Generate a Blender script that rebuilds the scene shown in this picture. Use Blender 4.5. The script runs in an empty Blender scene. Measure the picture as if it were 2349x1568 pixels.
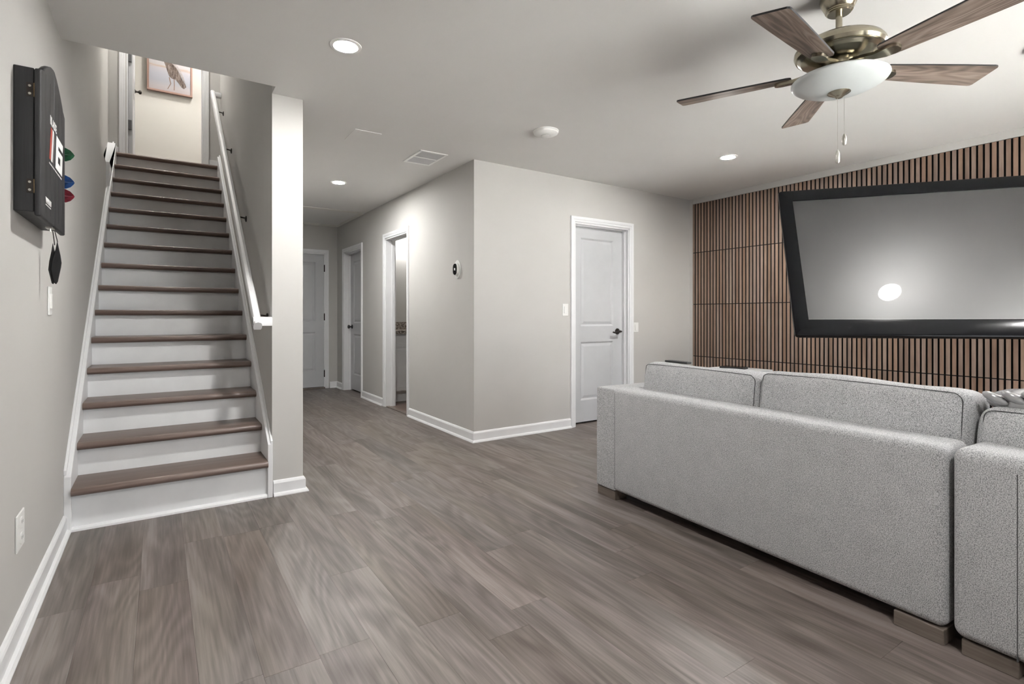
import bpy, bmesh, math, random
from mathutils import Vector, Matrix, noise
random.seed(7)
PI = math.pi
SC = bpy.context.scene
COL = SC.collection

# ------------------------------------------------------------------ camera
F_PX, CX, HOR, VY = 1210.0, 1174.5, 723.2, 366.0
YAW = math.atan2(CX - VY, F_PX)
EYE = 1.094
H = 2.44
cd = bpy.data.cameras.new('camera'); cam = bpy.data.objects.new('camera', cd); COL.objects.link(cam)
cd.sensor_fit = 'HORIZONTAL'; cd.sensor_width = 36.0; cd.lens = F_PX / 2349 * 36.0
cd.shift_y = (HOR - 784.0) / 2349.0
cd.clip_start = 0.02; cd.clip_end = 100
cam.location = (0, 0, EYE); cam.rotation_euler = (PI / 2, 0, -YAW)
SC.camera = cam
# ------------------------------------------------------------------ sky and exposure
w = bpy.data.worlds.new('overcast_sky'); SC.world = w; w.use_nodes = True
bg = w.node_tree.nodes['Background']; bg.inputs[0].default_value = (0.93, 0.97, 1.0, 1); bg.inputs[1].default_value = 7.0
vs = SC.view_settings
vs.view_transform = 'Standard'; vs.look = 'None'; vs.exposure = 0.0; vs.gamma = 1.0; vs.use_curve_mapping = False
LAMP = 1100.0       # radiance of the recessed lamp lenses
UPLAMP = 760.0
try:
    SC.cycles.sample_clamp_indirect = 60.0
    SC.cycles.caustics_reflective = False; SC.cycles.caustics_refractive = False
    SC.cycles.max_bounces = 6; SC.cycles.diffuse_bounces = 4; SC.cycles.glossy_bounces = 3; SC.cycles.use_adaptive_sampling = True; SC.cycles.adaptive_threshold = 0.07
except Exception:
    pass
sun = bpy.data.lights.new('sun', 'SUN'); sun.energy = 140.0; sun.angle = 0.01; sun.color = (1.0, 1.0, 1.0)
so = bpy.data.objects.new('sun', sun); COL.objects.link(so); so.location = (6, -5, 8)
so.rotation_euler = Vector((-0.5, -0.12, -0.86)).to_track_quat('-Z', 'Y').to_euler()
# daylight enters by the patio door behind the camera; the portal only steers sampling of the sky
pl = bpy.data.lights.new('sky_portal', 'AREA'); pl.shape = 'RECTANGLE'; pl.size = 2.9; pl.size_y = 2.0
pl.cycles.is_portal = True
po = bpy.data.objects.new('sky_portal', pl); COL.objects.link(po); po.location = (3.3, -1.93, 1.03); po.rotation_euler = (PI / 2, 0, 0)

# ------------------------------------------------------------------ materials
MATS = {}
def nodes(m):
    m.use_nodes = True
    nt = m.node_tree
    return nt, nt.nodes, nt.links, nt.nodes['Principled BSDF']
def plain(name, col, rough=0.5, metal=0.0, vary=0.04, scale=6.0, bump=0.0, bscale=200.0, coat=0.0, spec=0.5):
    m = bpy.data.materials.new(name); nt, N, L, p = nodes(m)
    p.inputs['Roughness'].default_value = rough; p.inputs['Metallic'].default_value = metal
    p.inputs['Coat Weight'].default_value = coat; p.inputs['Specular IOR Level'].default_value = spec
    tc = N.new('ShaderNodeTexCoord'); nz = N.new('ShaderNodeTexNoise'); nz.inputs['Scale'].default_value = scale; nz.inputs['Detail'].default_value = 4
    L.new(tc.outputs['Object'], nz.inputs['Vector'])
    r = N.new('ShaderNodeValToRGB')
    r.color_ramp.elements[0].position = 0.3; r.color_ramp.elements[1].position = 0.7
    r.color_ramp.elements[0].color = (*[c * (1 - vary) for c in col], 1); r.color_ramp.elements[1].color = (*[min(1, c * (1 + vary)) for c in col], 1)
    L.new(nz.outputs['Fac'], r.inputs[0]); L.new(r.outputs[0], p.inputs['Base Color'])
    if bump:
        n2 = N.new('ShaderNodeTexNoise'); n2.inputs['Scale'].default_value = bscale; n2.inputs['Detail'].default_value = 3
        L.new(tc.outputs['Object'], n2.inputs['Vector'])
        b = N.new('ShaderNodeBump'); b.inputs['Strength'].default_value = bump; b.inputs['Distance'].default_value = 0.002
        L.new(n2.outputs['Fac'], b.inputs['Height']); L.new(b.outputs[0], p.inputs['Normal'])
    MATS[name] = m
    return m
def wood(name, cols, rough, axis=1, stretch=0.06, scale=1.0, tint=0.12, coat=0.0, ring=0.5, bump=0.08, hue=0.0, cast=None, fine=0.35):
    """grain running along object axis; per-object random offset and tone"""
    m = bpy.data.materials.new(name); nt, N, L, p = nodes(m)
    p.inputs['Roughness'].default_value = rough; p.inputs['Coat Weight'].default_value = coat
    tc = N.new('ShaderNodeTexCoord'); oi = N.new('ShaderNodeObjectInfo')
    mul = N.new('ShaderNodeMath'); mul.operation = 'MULTIPLY'; mul.inputs[1].default_value = 61.7; L.new(oi.outputs['Random'], mul.inputs[0])
    add = N.new('ShaderNodeVectorMath'); add.operation = 'ADD'; L.new(tc.outputs['Object'], add.inputs[0]); L.new(mul.outputs[0], add.inputs[1])
    def mapped(sc):
        mp = N.new('ShaderNodeMapping'); mp.inputs['Scale'].default_value = sc; L.new(add.outputs[0], mp.inputs['Vector']); return mp
    s = [scale] * 3; s[axis] = scale * stretch
    a = N.new('ShaderNodeTexNoise'); a.inputs['Scale'].default_value = 9; a.inputs['Detail'].default_value = 5; a.inputs['Roughness'].default_value = 0.6; a.inputs['Distortion'].default_value = 0.35
    L.new(mapped(s).outputs[0], a.inputs['Vector'])
    s2 = [scale * 8] * 3; s2[axis] = scale * 8 * stretch * 0.5
    f = N.new('ShaderNodeTexNoise'); f.inputs['Scale'].default_value = 14; f.inputs['Detail'].default_value = 4; L.new(mapped(s2).outputs[0], f.inputs['Vector'])
    s3 = [scale] * 3; s3[axis] = scale * stretch * 2.2
    wv = N.new('ShaderNodeTexNoise'); wv.inputs['Scale'].default_value = 5; wv.inputs['Detail'].default_value = 1.5; L.new(mapped(s3).outputs[0], wv.inputs['Vector'])
    sn = N.new('ShaderNodeMath'); sn.operation = 'MULTIPLY'; sn.inputs[1].default_value = 75; L.new(wv.outputs['Fac'], sn.inputs[0])
    sn2 = N.new('ShaderNodeMath'); sn2.operation = 'SINE'; L.new(sn.outputs[0], sn2.inputs[0])
    sn3 = N.new('ShaderNodeMath'); sn3.operation = 'MULTIPLY_ADD'; sn3.inputs[1].default_value = 0.07 * ring; sn3.inputs[2].default_value = 0.0; L.new(sn2.outputs[0], sn3.inputs[0])
    m1 = N.new('ShaderNodeMath'); m1.operation = 'MULTIPLY_ADD'; m1.inputs[1].default_value = fine
    fo = N.new('ShaderNodeMath'); fo.operation = 'SUBTRACT'; fo.inputs[1].default_value = 0.5 - 0.175 / fine; L.new(f.outputs['Fac'], fo.inputs[0]); L.new(fo.outputs[0], m1.inputs[0]); L.new(a.outputs['Fac'], m1.inputs[2])
    m2 = N.new('ShaderNodeMath'); m2.operation = 'ADD'; L.new(m1.outputs[0], m2.inputs[0]); L.new(sn3.outputs[0], m2.inputs[1])
    r = N.new('ShaderNodeValToRGB'); e = r.color_ramp.elements
    e[0].position = 0.46; e[0].color = (*cols[0], 1); e[1].position = 0.9; e[1].color = (*cols[2], 1)
    k = e.new(0.68); k.color = (*cols[1], 1)
    L.new(m2.outputs[0], r.inputs[0])
    colour = r.outputs[0]
    if cast:
        s4 = [scale] * 3; s4[axis] = scale * 0.22
        cn = N.new('ShaderNodeTexNoise'); cn.inputs['Scale'].default_value = 4.5; cn.inputs['Detail'].default_value = 2; L.new(mapped(s4).outputs[0], cn.inputs['Vector'])
        cr = N.new('ShaderNodeValToRGB'); cr.color_ramp.elements[0].position = 0.36; cr.color_ramp.elements[1].position = 0.64
        cr.color_ramp.elements[0].color = (*cast[0], 1); cr.color_ramp.elements[1].color = (*cast[1], 1); L.new(cn.outputs['Fac'], cr.inputs[0])
        vm = N.new('ShaderNodeVectorMath'); vm.operation = 'MULTIPLY'; L.new(r.outputs[0], vm.inputs[0]); L.new(cr.outputs[0], vm.inputs[1]); colour = vm.outputs[0]
    hs = N.new('ShaderNodeHueSaturation')
    mr = N.new('ShaderNodeMapRange'); mr.inputs[3].default_value = 1 - tint; mr.inputs[4].default_value = 1 + tint; L.new(oi.outputs['Random'], mr.inputs[0])
    L.new(mr.outputs[0], hs.inputs['Value'])
    mr2 = N.new('ShaderNodeMapRange'); mr2.inputs[3].default_value = 1 - hue; mr2.inputs[4].default_value = 1 + hue
    fr = N.new('ShaderNodeMath'); fr.operation = 'FRACT'; L.new(mul.outputs[0], fr.inputs[0]); L.new(fr.outputs[0], mr2.inputs[0]); L.new(mr2.outputs[0], hs.inputs['Saturation'])
    L.new(colour, hs.inputs['Color']); L.new(hs.outputs[0], p.inputs['Base Color'])
    b = N.new('ShaderNodeBump'); b.inputs['Strength'].default_value = bump; b.inputs['Distance'].default_value = 0.001
    L.new(m2.outputs[0], b.inputs['Height']); L.new(b.outputs[0], p.inputs['Normal'])
    MATS[name] = m
    return m
def fabric(name, dark, light, scale=240):
    m = bpy.data.materials.new(name); nt, N, L, p = nodes(m)
    p.inputs['Roughness'].default_value = 0.95; p.inputs['Specular IOR Level'].default_value = 0.15
    try: p.inputs['Sheen Weight'].default_value = 0.06
    except Exception: pass
    tc = N.new('ShaderNodeTexCoord')
    a = N.new('ShaderNodeTexNoise'); a.inputs['Scale'].default_value = scale; a.inputs['Detail'].default_value = 2; L.new(tc.outputs['Object'], a.inputs['Vector'])
    v = N.new('ShaderNodeTexVoronoi'); v.inputs['Scale'].default_value = scale * 1.3; L.new(tc.outputs['Object'], v.inputs['Vector'])
    c = N.new('ShaderNodeTexNoise'); c.inputs['Scale'].default_value = 14; c.inputs['Detail'].default_value = 3; L.new(tc.outputs['Object'], c.inputs['Vector'])
    m1 = N.new('ShaderNodeMath'); m1.operation = 'MULTIPLY_ADD'; m1.inputs[1].default_value = 0.3; L.new(v.outputs['Distance'], m1.inputs[0]); L.new(a.outputs['Fac'], m1.inputs[2])
    m2 = N.new('ShaderNodeMath'); m2.operation = 'MULTIPLY_ADD'; m2.inputs[1].default_value = 0.08; L.new(c.outputs['Fac'], m2.inputs[0]); L.new(m1.outputs[0], m2.inputs[2])
    r = N.new('ShaderNodeValToRGB'); e = r.color_ramp.elements
    e[0].position = 0.46; e[0].color = (*dark, 1); e[1].position = 0.82; e[1].color = (*light, 1)
    L.new(m2.outputs[0], r.inputs[0]); L.new(r.outputs[0], p.inputs['Base Color'])
    b = N.new('ShaderNodeBump'); b.inputs['Strength'].default_value = 0.35; b.inputs['Distance'].default_value = 0.002
    L.new(m1.outputs[0], b.inputs['Height']); L.new(b.outputs[0], p.inputs['Normal'])
    MATS[name] = m
def emit(name, col, strength):
    m = bpy.data.materials.new(name); nt, N, L, p = nodes(m)
    p.inputs['Base Color'].default_value = (0.8, 0.8, 0.8, 1)
    p.inputs['Emission Color'].default_value = (*col, 1); p.inputs['Emission Strength'].default_value = strength
    MATS[name] = m

plain('wall_paint', (0.52, 0.509, 0.49), 0.75, vary=0.015, scale=3, bump=0.06, bscale=350)
plain('ceiling_paint', (0.655, 0.646, 0.63), 0.85, vary=0.012, scale=2.5, bump=0.08, bscale=300)
plain('upper_paint', (0.66, 0.64, 0.60), 0.75, vary=0.015, scale=3)
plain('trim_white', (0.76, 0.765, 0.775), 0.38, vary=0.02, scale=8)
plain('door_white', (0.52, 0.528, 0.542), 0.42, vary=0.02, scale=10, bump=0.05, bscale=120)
plain('riser_white', (0.80, 0.81, 0.82), 0.5, vary=0.05, scale=5)
plain('plastic_white', (0.78, 0.78, 0.76), 0.35, vary=0.01)
wood('floor_wood', ((0.088, 0.074, 0.066), (0.148, 0.129, 0.119), (0.218, 0.196, 0.184)), 0.42, axis=1, stretch=0.07, scale=1.0, tint=0.07, ring=1.0, bump=0.05, hue=0.15, cast=((0.96, 0.92, 0.86), (1.12, 1.07, 1.07)), fine=0.55)
wood('tread_wood', ((0.085, 0.056, 0.045), (0.138, 0.096, 0.079), (0.195, 0.142, 0.12)), 0.33, axis=0, stretch=0.05, scale=1.6, tint=0.06, ring=0.25)
wood('slat_wood', ((0.18, 0.115, 0.082), (0.26, 0.178, 0.132), (0.35, 0.252, 0.195)), 0.55, axis=2, stretch=0.05, scale=2.2, tint=0.09, ring=0.3, hue=0.15)
wood('blade_wood', ((0.09, 0.066, 0.054), (0.21, 0.162, 0.132), (0.34, 0.275, 0.23)), 0.5, axis=0, stretch=0.07, scale=2.2, tint=0.06, ring=1.2)
wood('sofa_leg_wood', ((0.12, 0.095, 0.078), (0.175, 0.145, 0.122), (0.225, 0.19, 0.165)), 0.5, axis=1, stretch=0.08, scale=2.0, tint=0.05, ring=0.2)
wood('black_wood', ((0.014, 0.014, 0.015), (0.024, 0.024, 0.026), (0.040, 0.040, 0.042)), 0.5, axis=2, stretch=0.05, scale=3.0, tint=0.05, ring=0.2, bump=0.2)
fabric('sofa_fabric', (0.14, 0.141, 0.145), (0.58, 0.583, 0.592), 340)
plain('seam_thread', (0.07, 0.07, 0.072), 0.9)
plain('slat_backing', (0.006, 0.006, 0.006), 0.95)
plain('black_gloss', (0.005, 0.005, 0.006), 0.16, vary=0.1, spec=0.22)
plain('black_satin', (0.015, 0.015, 0.016), 0.4)
plain('black_matte', (0.012, 0.012, 0.013), 0.8, bump=0.2, bscale=300)
plain('bronze_dark', (0.05, 0.043, 0.038), 0.35, metal=0.7)
plain('antique_nickel', (0.42, 0.385, 0.30), 0.24, metal=1.0, vary=0.06, scale=3)
plain('steel', (0.55, 0.54, 0.5), 0.3, metal=1.0)
plain('brass_aged', (0.45, 0.33, 0.18), 0.4, metal=1.0, vary=0.2, scale=60)
plain('hinge_grey', (0.16, 0.16, 0.165), 0.45, metal=0.6)
plain('frost_glass', (0.55, 0.58, 0.578), 0.28, vary=0.02, coat=0.2)
plain('groove_dark', (0.03, 0.03, 0.03), 0.9)
plain('print_white', (0.75, 0.75, 0.75), 0.6)
plain('print_red', (0.42, 0.07, 0.05), 0.6)
plain('print_grey', (0.13, 0.115, 0.115), 0.6)
plain('flight_green', (0.01, 0.09, 0.035), 0.3, vary=0.5, scale=60)
plain('flight_blue', (0.01, 0.06, 0.22), 0.3, vary=0.5, scale=60)
plain('flight_red', (0.20, 0.015, 0.03), 0.3, vary=0.5, scale=60)
plain('satin_silver', (0.45, 0.45, 0.46), 0.22, metal=0.5, vary=0.15, scale=14)
plain('rose_frame', (0.46, 0.30, 0.25), 0.35, metal=0.3)
plain('concrete', (0.68, 0.67, 0.64), 0.9, vary=0.1, scale=3)
plain('cabinet_white', (0.72, 0.725, 0.735), 0.4)
plain('tabletop_grey', (0.62, 0.64, 0.65), 0.3)
emit('lamp_lens', (1.0, 0.985, 0.96), LAMP)
emit('hall_lens', (1.0, 0.985, 0.96), LAMP * 1.05)
emit('upper_lens', (1.0, 0.97, 0.92), UPLAMP)
emit('added_disc_lens', (1.0, 0.98, 0.95), 300.0)
emit('vanity_lens', (1.0, 0.98, 0.95), 18.0)
emit('screen_digit', (0.9, 0.9, 0.9), 0.6)

def granite():
    m = bpy.data.materials.new('granite'); nt, N, L, p = nodes(m); p.inputs['Roughness'].default_value = 0.2
    tc = N.new('ShaderNodeTexCoord'); v = N.new('ShaderNodeTexNoise'); v.inputs['Scale'].default_value = 55; v.inputs['Detail'].default_value = 5; v.inputs['Roughness'].default_value = 0.7
    L.new(tc.outputs['Object'], v.inputs['Vector'])
    r = N.new('ShaderNodeValToRGB'); e = r.color_ramp.elements
    e[0].position = 0.38; e[0].color = (0.015, 0.013, 0.012, 1); e[1].position = 0.62; e[1].color = (0.62, 0.58, 0.53, 1)
    k = e.new(0.5); k.color = (0.24, 0.20, 0.17, 1)
    L.new(v.outputs['Fac'], r.inputs[0]); L.new(r.outputs[0], p.inputs['Base Color']); MATS['granite'] = m
granite()
def screen_mat():
    m = bpy.data.materials.new('tv_screen'); nt, N, L, p = nodes(m)
    tc = N.new('ShaderNodeTexCoord'); n = N.new('ShaderNodeTexNoise'); n.inputs['Scale'].default_value = 4; L.new(tc.outputs['Object'], n.inputs['Vector'])
    r = N.new('ShaderNodeMapRange'); r.inputs[3].default_value = 0.40; r.inputs[4].default_value = 0.48; L.new(n.outputs['Fac'], r.inputs[0])
    p.inputs['Base Color'].default_value = (0.02, 0.02, 0.021, 1)
    L.new(r.outputs[0], p.inputs['Roughness']); p.inputs['Specular IOR Level'].default_value = 1.0
    p.inputs['Coat Weight'].default_value = 0.5; p.inputs['Coat Roughness'].default_value = 0.02
    MATS['tv_screen'] = m
screen_mat()
def pane_mat():
    m = bpy.data.materials.new('clear_pane'); nt, N, L, p = nodes(m)
    out = N['Material Output']; t = N.new('ShaderNodeBsdfTransparent'); g = N.new('ShaderNodeBsdfGlossy'); g.inputs['Roughness'].default_value = 0.02
    fz = N.new('ShaderNodeFresnel'); fz.inputs['IOR'].default_value = 1.45; mx = N.new('ShaderNodeMixShader')
    L.new(fz.outputs[0], mx.inputs[0]); L.new(t.outputs[0], mx.inputs[1]); L.new(g.outputs[0], mx.inputs[2]); L.new(mx.outputs[0], out.inputs['Surface'])
    MATS['clear_pane'] = m
pane_mat()
def art_mat():
    m = bpy.data.materials.new('beach_print'); nt, N, L, p = nodes(m); p.inputs['Roughness'].default_value = 0.6
    tc = N.new('ShaderNodeTexCoord'); sp = N.new('ShaderNodeSeparateXYZ'); L.new(tc.outputs['Object'], sp.inputs[0])
    mp = N.new('ShaderNodeMapping'); mp.inputs['Scale'].default_value = (4, 4, 40); L.new(tc.outputs['Object'], mp.inputs[0])
    n = N.new('ShaderNodeTexNoise'); n.inputs['Scale'].default_value = 2; n.inputs['Detail'].default_value = 4; L.new(mp.outputs[0], n.inputs['Vector'])
    ma = N.new('ShaderNodeMath'); ma.operation = 'MULTIPLY_ADD'; ma.inputs[1].default_value = 0.05; L.new(n.outputs['Fac'], ma.inputs[0]); L.new(sp.outputs['Z'], ma.inputs[2])
    r = N.new('ShaderNodeValToRGB'); e = r.color_ramp.elements
    e[0].position = 0.0; e[0].color = (0.50, 0.42, 0.43, 1); e[1].position = 0.75; e[1].color = (0.55, 0.58, 0.66, 1)
    for q, c in ((0.10, (0.54, 0.50, 0.52)), (0.17, (0.46, 0.47, 0.53)), (0.26, (0.50, 0.50, 0.56)), (0.325, (0.56, 0.53, 0.57)), (0.345, (0.55, 0.42, 0.35)), (0.365, (0.58, 0.55, 0.56))):
        k = e.new(q); k.color = (*c, 1)
    L.new(ma.outputs[0], r.inputs[0]); L.new(r.outputs[0], p.inputs['Base Color']); MATS['beach_print'] = m
art_mat()
wood('feather_print', ((0.055, 0.035, 0.028), (0.17, 0.125, 0.105), (0.36, 0.30, 0.28)), 0.6, axis=2, stretch=0.25, scale=6.0, tint=0.02, ring=0.6)
plain('feather_pale', (0.47, 0.42, 0.42), 0.6, vary=0.2, scale=60)
plain('beak_leg', (0.28, 0.19, 0.15), 0.6)

# ------------------------------------------------------------------ mesh helpers
def box(bm, x0, y0, z0, x1, y1, z1):
    v = [bm.verts.new(c) for c in ((x0, y0, z0), (x1, y0, z0), (x1, y1, z0), (x0, y1, z0), (x0, y0, z1), (x1, y0, z1), (x1, y1, z1), (x0, y1, z1))]
    for f in ((0, 3, 2, 1), (4, 5, 6, 7), (0, 1, 5, 4), (1, 2, 6, 5), (2, 3, 7, 6), (3, 0, 4, 7)):
        bm.faces.new([v[i] for i in f])
def prism(bm, pts, fn):
    """pts: 2-D outline; fn(p, side) -> 3-D for side 0 / 1"""
    a = [bm.verts.new(fn(p, 0)) for p in pts]; b = [bm.verts.new(fn(p, 1)) for p in pts]
    bm.faces.new(a); bm.faces.new(b[::-1]); n = len(pts)
    for i in range(n):
        bm.faces.new((a[i], b[i], b[(i + 1) % n], a[(i + 1) % n]))
def lathe(bm, prof, seg=40, c=(0, 0, 0), axis='z', close=True):
    rings = []
    for r, z in prof:
        ring = []
        for k in range(seg):
            a = 2 * PI * k / seg
            p = (r * math.cos(a), r * math.sin(a), z)
            if axis == 'x': p = (p[2], p[0], p[1])
            elif axis == 'y': p = (p[0], p[2], p[1])
            ring.append(bm.verts.new((c[0] + p[0], c[1] + p[1], c[2] + p[2])))
        rings.append(ring)
    for A, B in zip(rings, rings[1:]):
        for k in range(seg):
            bm.faces.new((A[k], A[(k + 1) % seg], B[(k + 1) % seg], B[k]))
    if close:
        bm.faces.new(rings[0][::-1]); bm.faces.new(rings[-1])
def tube(bm, path, r, seg=10, r2=None):
    path = [Vector(p) for p in path]; rings = []
    up = None
    for i, p in enumerate(path):
        d = (path[min(i + 1, len(path) - 1)] - path[max(i - 1, 0)]).normalized()
        if up is None:
            up = d.cross(Vector((0, 0, 1)))
            if up.length < 1e-3: up = d.cross(Vector((1, 0, 0)))
            up.normalize()
        up = (up - d * up.dot(d)).normalized(); s = d.cross(up)
        rr = r if not callable(r) else r(i / (len(path) - 1))
        rings.append([bm.verts.new(p + up * rr * math.cos(2 * PI * k / seg) + s * (r2 or rr) * math.sin(2 * PI * k / seg)) for k in range(seg)])
    for A, B in zip(rings, rings[1:]):
        for k in range(seg):
            bm.faces.new((A[k], A[(k + 1) % seg], B[(k + 1) % seg], B[k]))
    bm.faces.new(rings[0][::-1]); bm.faces.new(rings[-1])
def B():
    return bmesh.new()
def obj(name, bm, mat, parent=None, bevel=0.0, seg=2, smooth=False, sub=0, loc=None, tidy=True):
    if tidy: bmesh.ops.recalc_face_normals(bm, faces=bm.faces)
    me = bpy.data.meshes.new(name); bm.to_mesh(me); bm.free()
    if smooth:
        for p in me.polygons: p.use_smooth = True
    return link(name, me, mat, parent, bevel, seg, sub, loc)
def link(name, me, mat, parent=None, bevel=0.0, seg=2, sub=0, loc=None):
    if mat and not me.materials: me.materials.append(MATS[mat])
    o = bpy.data.objects.new(name, me); COL.objects.link(o)
    if parent: o.parent = parent
    if loc: o.location = loc
    if bevel:
        b = o.modifiers.new('bevel', 'BEVEL'); b.width = bevel; b.segments = seg; b.limit_method = 'ANGLE'; b.angle_limit = math.radians(40); b.harden_normals = False
    if sub:
        s = o.modifiers.new('sub', 'SUBSURF'); s.levels = sub; s.render_levels = sub
    return o
def smooth_by_angle(o, ang=40):
    me = o.data
    for p in me.polygons: p.use_smooth = True
    try: me.set_sharp_from_angle(angle=math.radians(ang))
    except Exception: pass
    return o
def tag(o, label, cat, group=None):
    o['label'] = label; o['category'] = cat
    if group: o['group'] = group
    return o
def thing(name, label, cat, loc=(0, 0, 0), rotz=0.0, group=None):
    o = bpy.data.objects.new(name, None); COL.objects.link(o); o.empty_display_size = 0.1
    o.location = loc; o.rotation_euler = (0, 0, rotz)
    return tag(o, label, cat, group)
def struct(name, bm, mat, label=None, parent=None, **k):
    o = obj(name, bm, mat, parent, **k)
    if not parent:
        o['kind'] = 'structure'
        if label: o['label'] = label
    return o
def sempty(name, label):
    o = bpy.data.objects.new(name, None); COL.objects.link(o); o.empty_display_size = 0.1
    o['kind'] = 'structure'; o['label'] = label
    return o
def part(name, parent, mat, fill, **k):
    bm = B(); fill(bm); return obj(name, bm, mat, parent, **k)
def text_mesh(s, size, fn, depth=0.0008, shear=0.0, bold=0.0, sx=1.0):
    """letters as flat raised print; fn maps (u, v, d) to 3-D"""
    cu = bpy.data.curves.new('lettering', 'FONT'); cu.body = s; cu.size = size; cu.extrude = depth / 2; cu.shear = shear; cu.offset = bold
    o = bpy.data.objects.new('lettering', cu); COL.objects.link(o)
    dg = bpy.context.evaluated_depsgraph_get(); dg.update()
    me = bpy.data.meshes.new_from_object(o.evaluated_get(dg))
    bpy.data.objects.remove(o)
    for v in me.vertices: v.co = fn(v.co.x * sx, v.co.y, v.co.z)
    return me

# ------------------------------------------------------------------ the setting
XL, XR = -0.40, 5.155            # room side walls
YB, YF = -1.80, 3.965            # rear wall, wall with the panelled door
XH = 2.255                       # hallway right wall
XS0, XS1, YS = 0.567, 0.745, 3.467   # wall between stairs and hallway
YE = 8.17                        # hallway end wall
XU, ZU = -0.437, 2.47            # upper stairwell wall is set back
YU, ZL, ZC = 6.80, 2.735, 5.17   # upper door wall, landing, upper ceiling

bm = B(); box(bm, -0.6, YB - 0.2, -0.05, 5.4, 9.0, -0.010)
floor = struct('floor', bm, 'groove_dark', 'greyish wood plank floor of the room and hallway')
PW, PL = 0.165, 1.22
plank_cache = {}
def plank_mesh(l):
    l = round(l, 3)
    if l not in plank_cache:
        b = B(); box(b, -PW / 2 + 0.0003, -l / 2 + 0.0004, -0.009, PW / 2 - 0.0003, l / 2 - 0.0004, 0.0)
        bmesh.ops.recalc_face_normals(b, faces=b.faces)
        me = bpy.data.meshes.new('plank'); b.to_mesh(me); b.free(); me.materials.append(MATS['floor_wood']); plank_cache[l] = me
    return plank_cache[l]
joints = {1: 2.72, 4: 2.96, 6: 2.265, 3: 1.76, 8: 1.52, 11: 2.19, 12: 1.54, 13: 2.98}
x = -0.397; c = 0
while x < XR:
    xa, xb = x, x + PW
    ym = 3.52 if xb <= XS0 + 0.03 else (YS + 0.06 if xb <= XS1 + 0.0 else (YE + 0.03 if xa < XH else YF + 0.12))
    if xa < XS1 < xb: ym = YE + 0.03
    y0 = joints.get(c, (c * 0.47 * PL + random.uniform(0, 0.3)) % PL)
    ys = [y0 + k * PL for k in range(-8, 8)]
    edges = [YB - 0.02] + [t for t in ys if YB < t < ym] + [ym]
    for a, b2 in zip(edges, edges[1:]):
        if b2 - a > 0.02:
            link('plank', plank_mesh(b2 - a), None, floor, loc=((xa + xb) / 2, (a + b2) / 2, 0))
    x += PW; c += 1

bm = B()
box(bm, -0.6, YB - 0.2, H, 5.4, 3.355, 2.72); box(bm, XS0, 3.355, H, XS1, YS, 2.69); box(bm, XS1, 3.355, H, 5.4, 8.4, 2.72)
struct('ceiling', bm, 'ceiling_paint', 'smooth greige painted ceiling with an opening above the stairs')
bm = B(); box(bm, -0.6, YB - 0.2, -0.05, XL, 8.4, ZU)
struct('wall_left', bm, 'wall_paint', 'greige wall running beside the stairs')
bm = B(); box(bm, XR, YB - 0.2, -0.05, 5.4, YF + 0.2, 2.6)
wall_right = struct('wall_right', bm, 'wall_paint', 'wall covered with vertical wood slats on black backing')
def wall_with_holes(bm, fn, s0, s1, z0, z1, holes):
    """holes: (s0, s1, z_top) door openings down to z0; fn(s, depth01, z)"""
    def bx(a, b2, c2, d):
        p = [fn(a, 0, c2), fn(b2, 1, d)]
        box(bm, *[min(p[0][i], p[1][i]) for i in range(3)], *[max(p[0][i], p[1][i]) for i in range(3)])
    cur = s0
    for a, b2, zt in sorted(holes):
        bx(cur, a, z0, z1); bx(a, b2, zt, z1); cur = b2
    bx(cur, s1, z0, z1)
T = 0.12
bm = B(); wall_with_holes(bm, lambda s, d, z: (s, YB - 0.15 * d, z), -0.6, 5.4, 0, H, [(1.9, 4.7, 2.06)])
struct('wall_rear', bm, 'wall_paint', 'rear wall with a wide glazed patio door')
bm = B(); wall_with_holes(bm, lambda s, d, z: (s, YF + T * d, z), XH, XR, 0, H, [(3.39, 4.14, 2.01)])
struct('wall_front', bm, 'wall_paint', 'greige wall with a panelled door beside the slat wall')
bm = B(); wall_with_holes(bm, lambda s, d, z: (XH + T * d, s, z), YF + T, 8.3, 0, H, [(5.44, 6.11, 2.01), (7.02, 7.81, 2.01)])
struct('wall_hall', bm, 'wall_paint', 'greige hallway wall with the thermostat and two doorways')
bm = B(); wall_with_holes(bm, lambda s, d, z: (s, YE + T * d, z), XS1, XH, 0, H, [(1.27, 2.07, 2.02)])
struct('wall_end', bm, 'wall_paint', 'wall at the far end of the hallway')
bm = B(); box(bm, XS0, YS, 0, XS1, 8.3, 2.69); box(bm, XS0, 3.355, 2.69, XS1, YU + 0.2, ZC)
struct('wall_stair', bm, 'wall_paint', 'thin wall end between the stairs and the hallway')
bm = B(); box(bm, -0.6, 3.355, ZU, XU, 8.2, ZC); box(bm, -0.6, 3.2, 2.72, XS1, 3.355, ZC)
struct('wall_upper', bm, 'wall_paint', 'upper stairwell wall set back above the ledge')
bm = B(); wall_with_holes(bm, lambda s, d, z: (s, YU + T * d, z), XU, XS0, ZL, ZC, [(-0.285, 0.405, ZL + 2.03)])
struct('wall_landing', bm, 'wall_paint', 'wall around the doorway at the top of the stairs')
bm = B(); box(bm, -1.6, 8.0, ZL - 0.3, 2.2, 8.15, ZC); box(bm, -1.75, YU + T, ZL - 0.3, -1.6, 8.15, ZC); box(bm, 2.2, YU + T, ZL - 0.3, 2.35, 8.15, ZC)
box(bm, -1.6, YU + 0.02, ZL - 0.3, -0.6, YU + T, ZC); box(bm, XS1, YU + 0.02, ZL - 0.3, 2.2, YU + T, ZC)
struct('wall_upstairs', bm, 'upper_paint', 'cream wall of the upstairs hall with the bird picture')
bm = B(); box(bm, -1.8, 3.2, ZC, 2.4, 8.2, ZC + 0.1)
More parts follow.
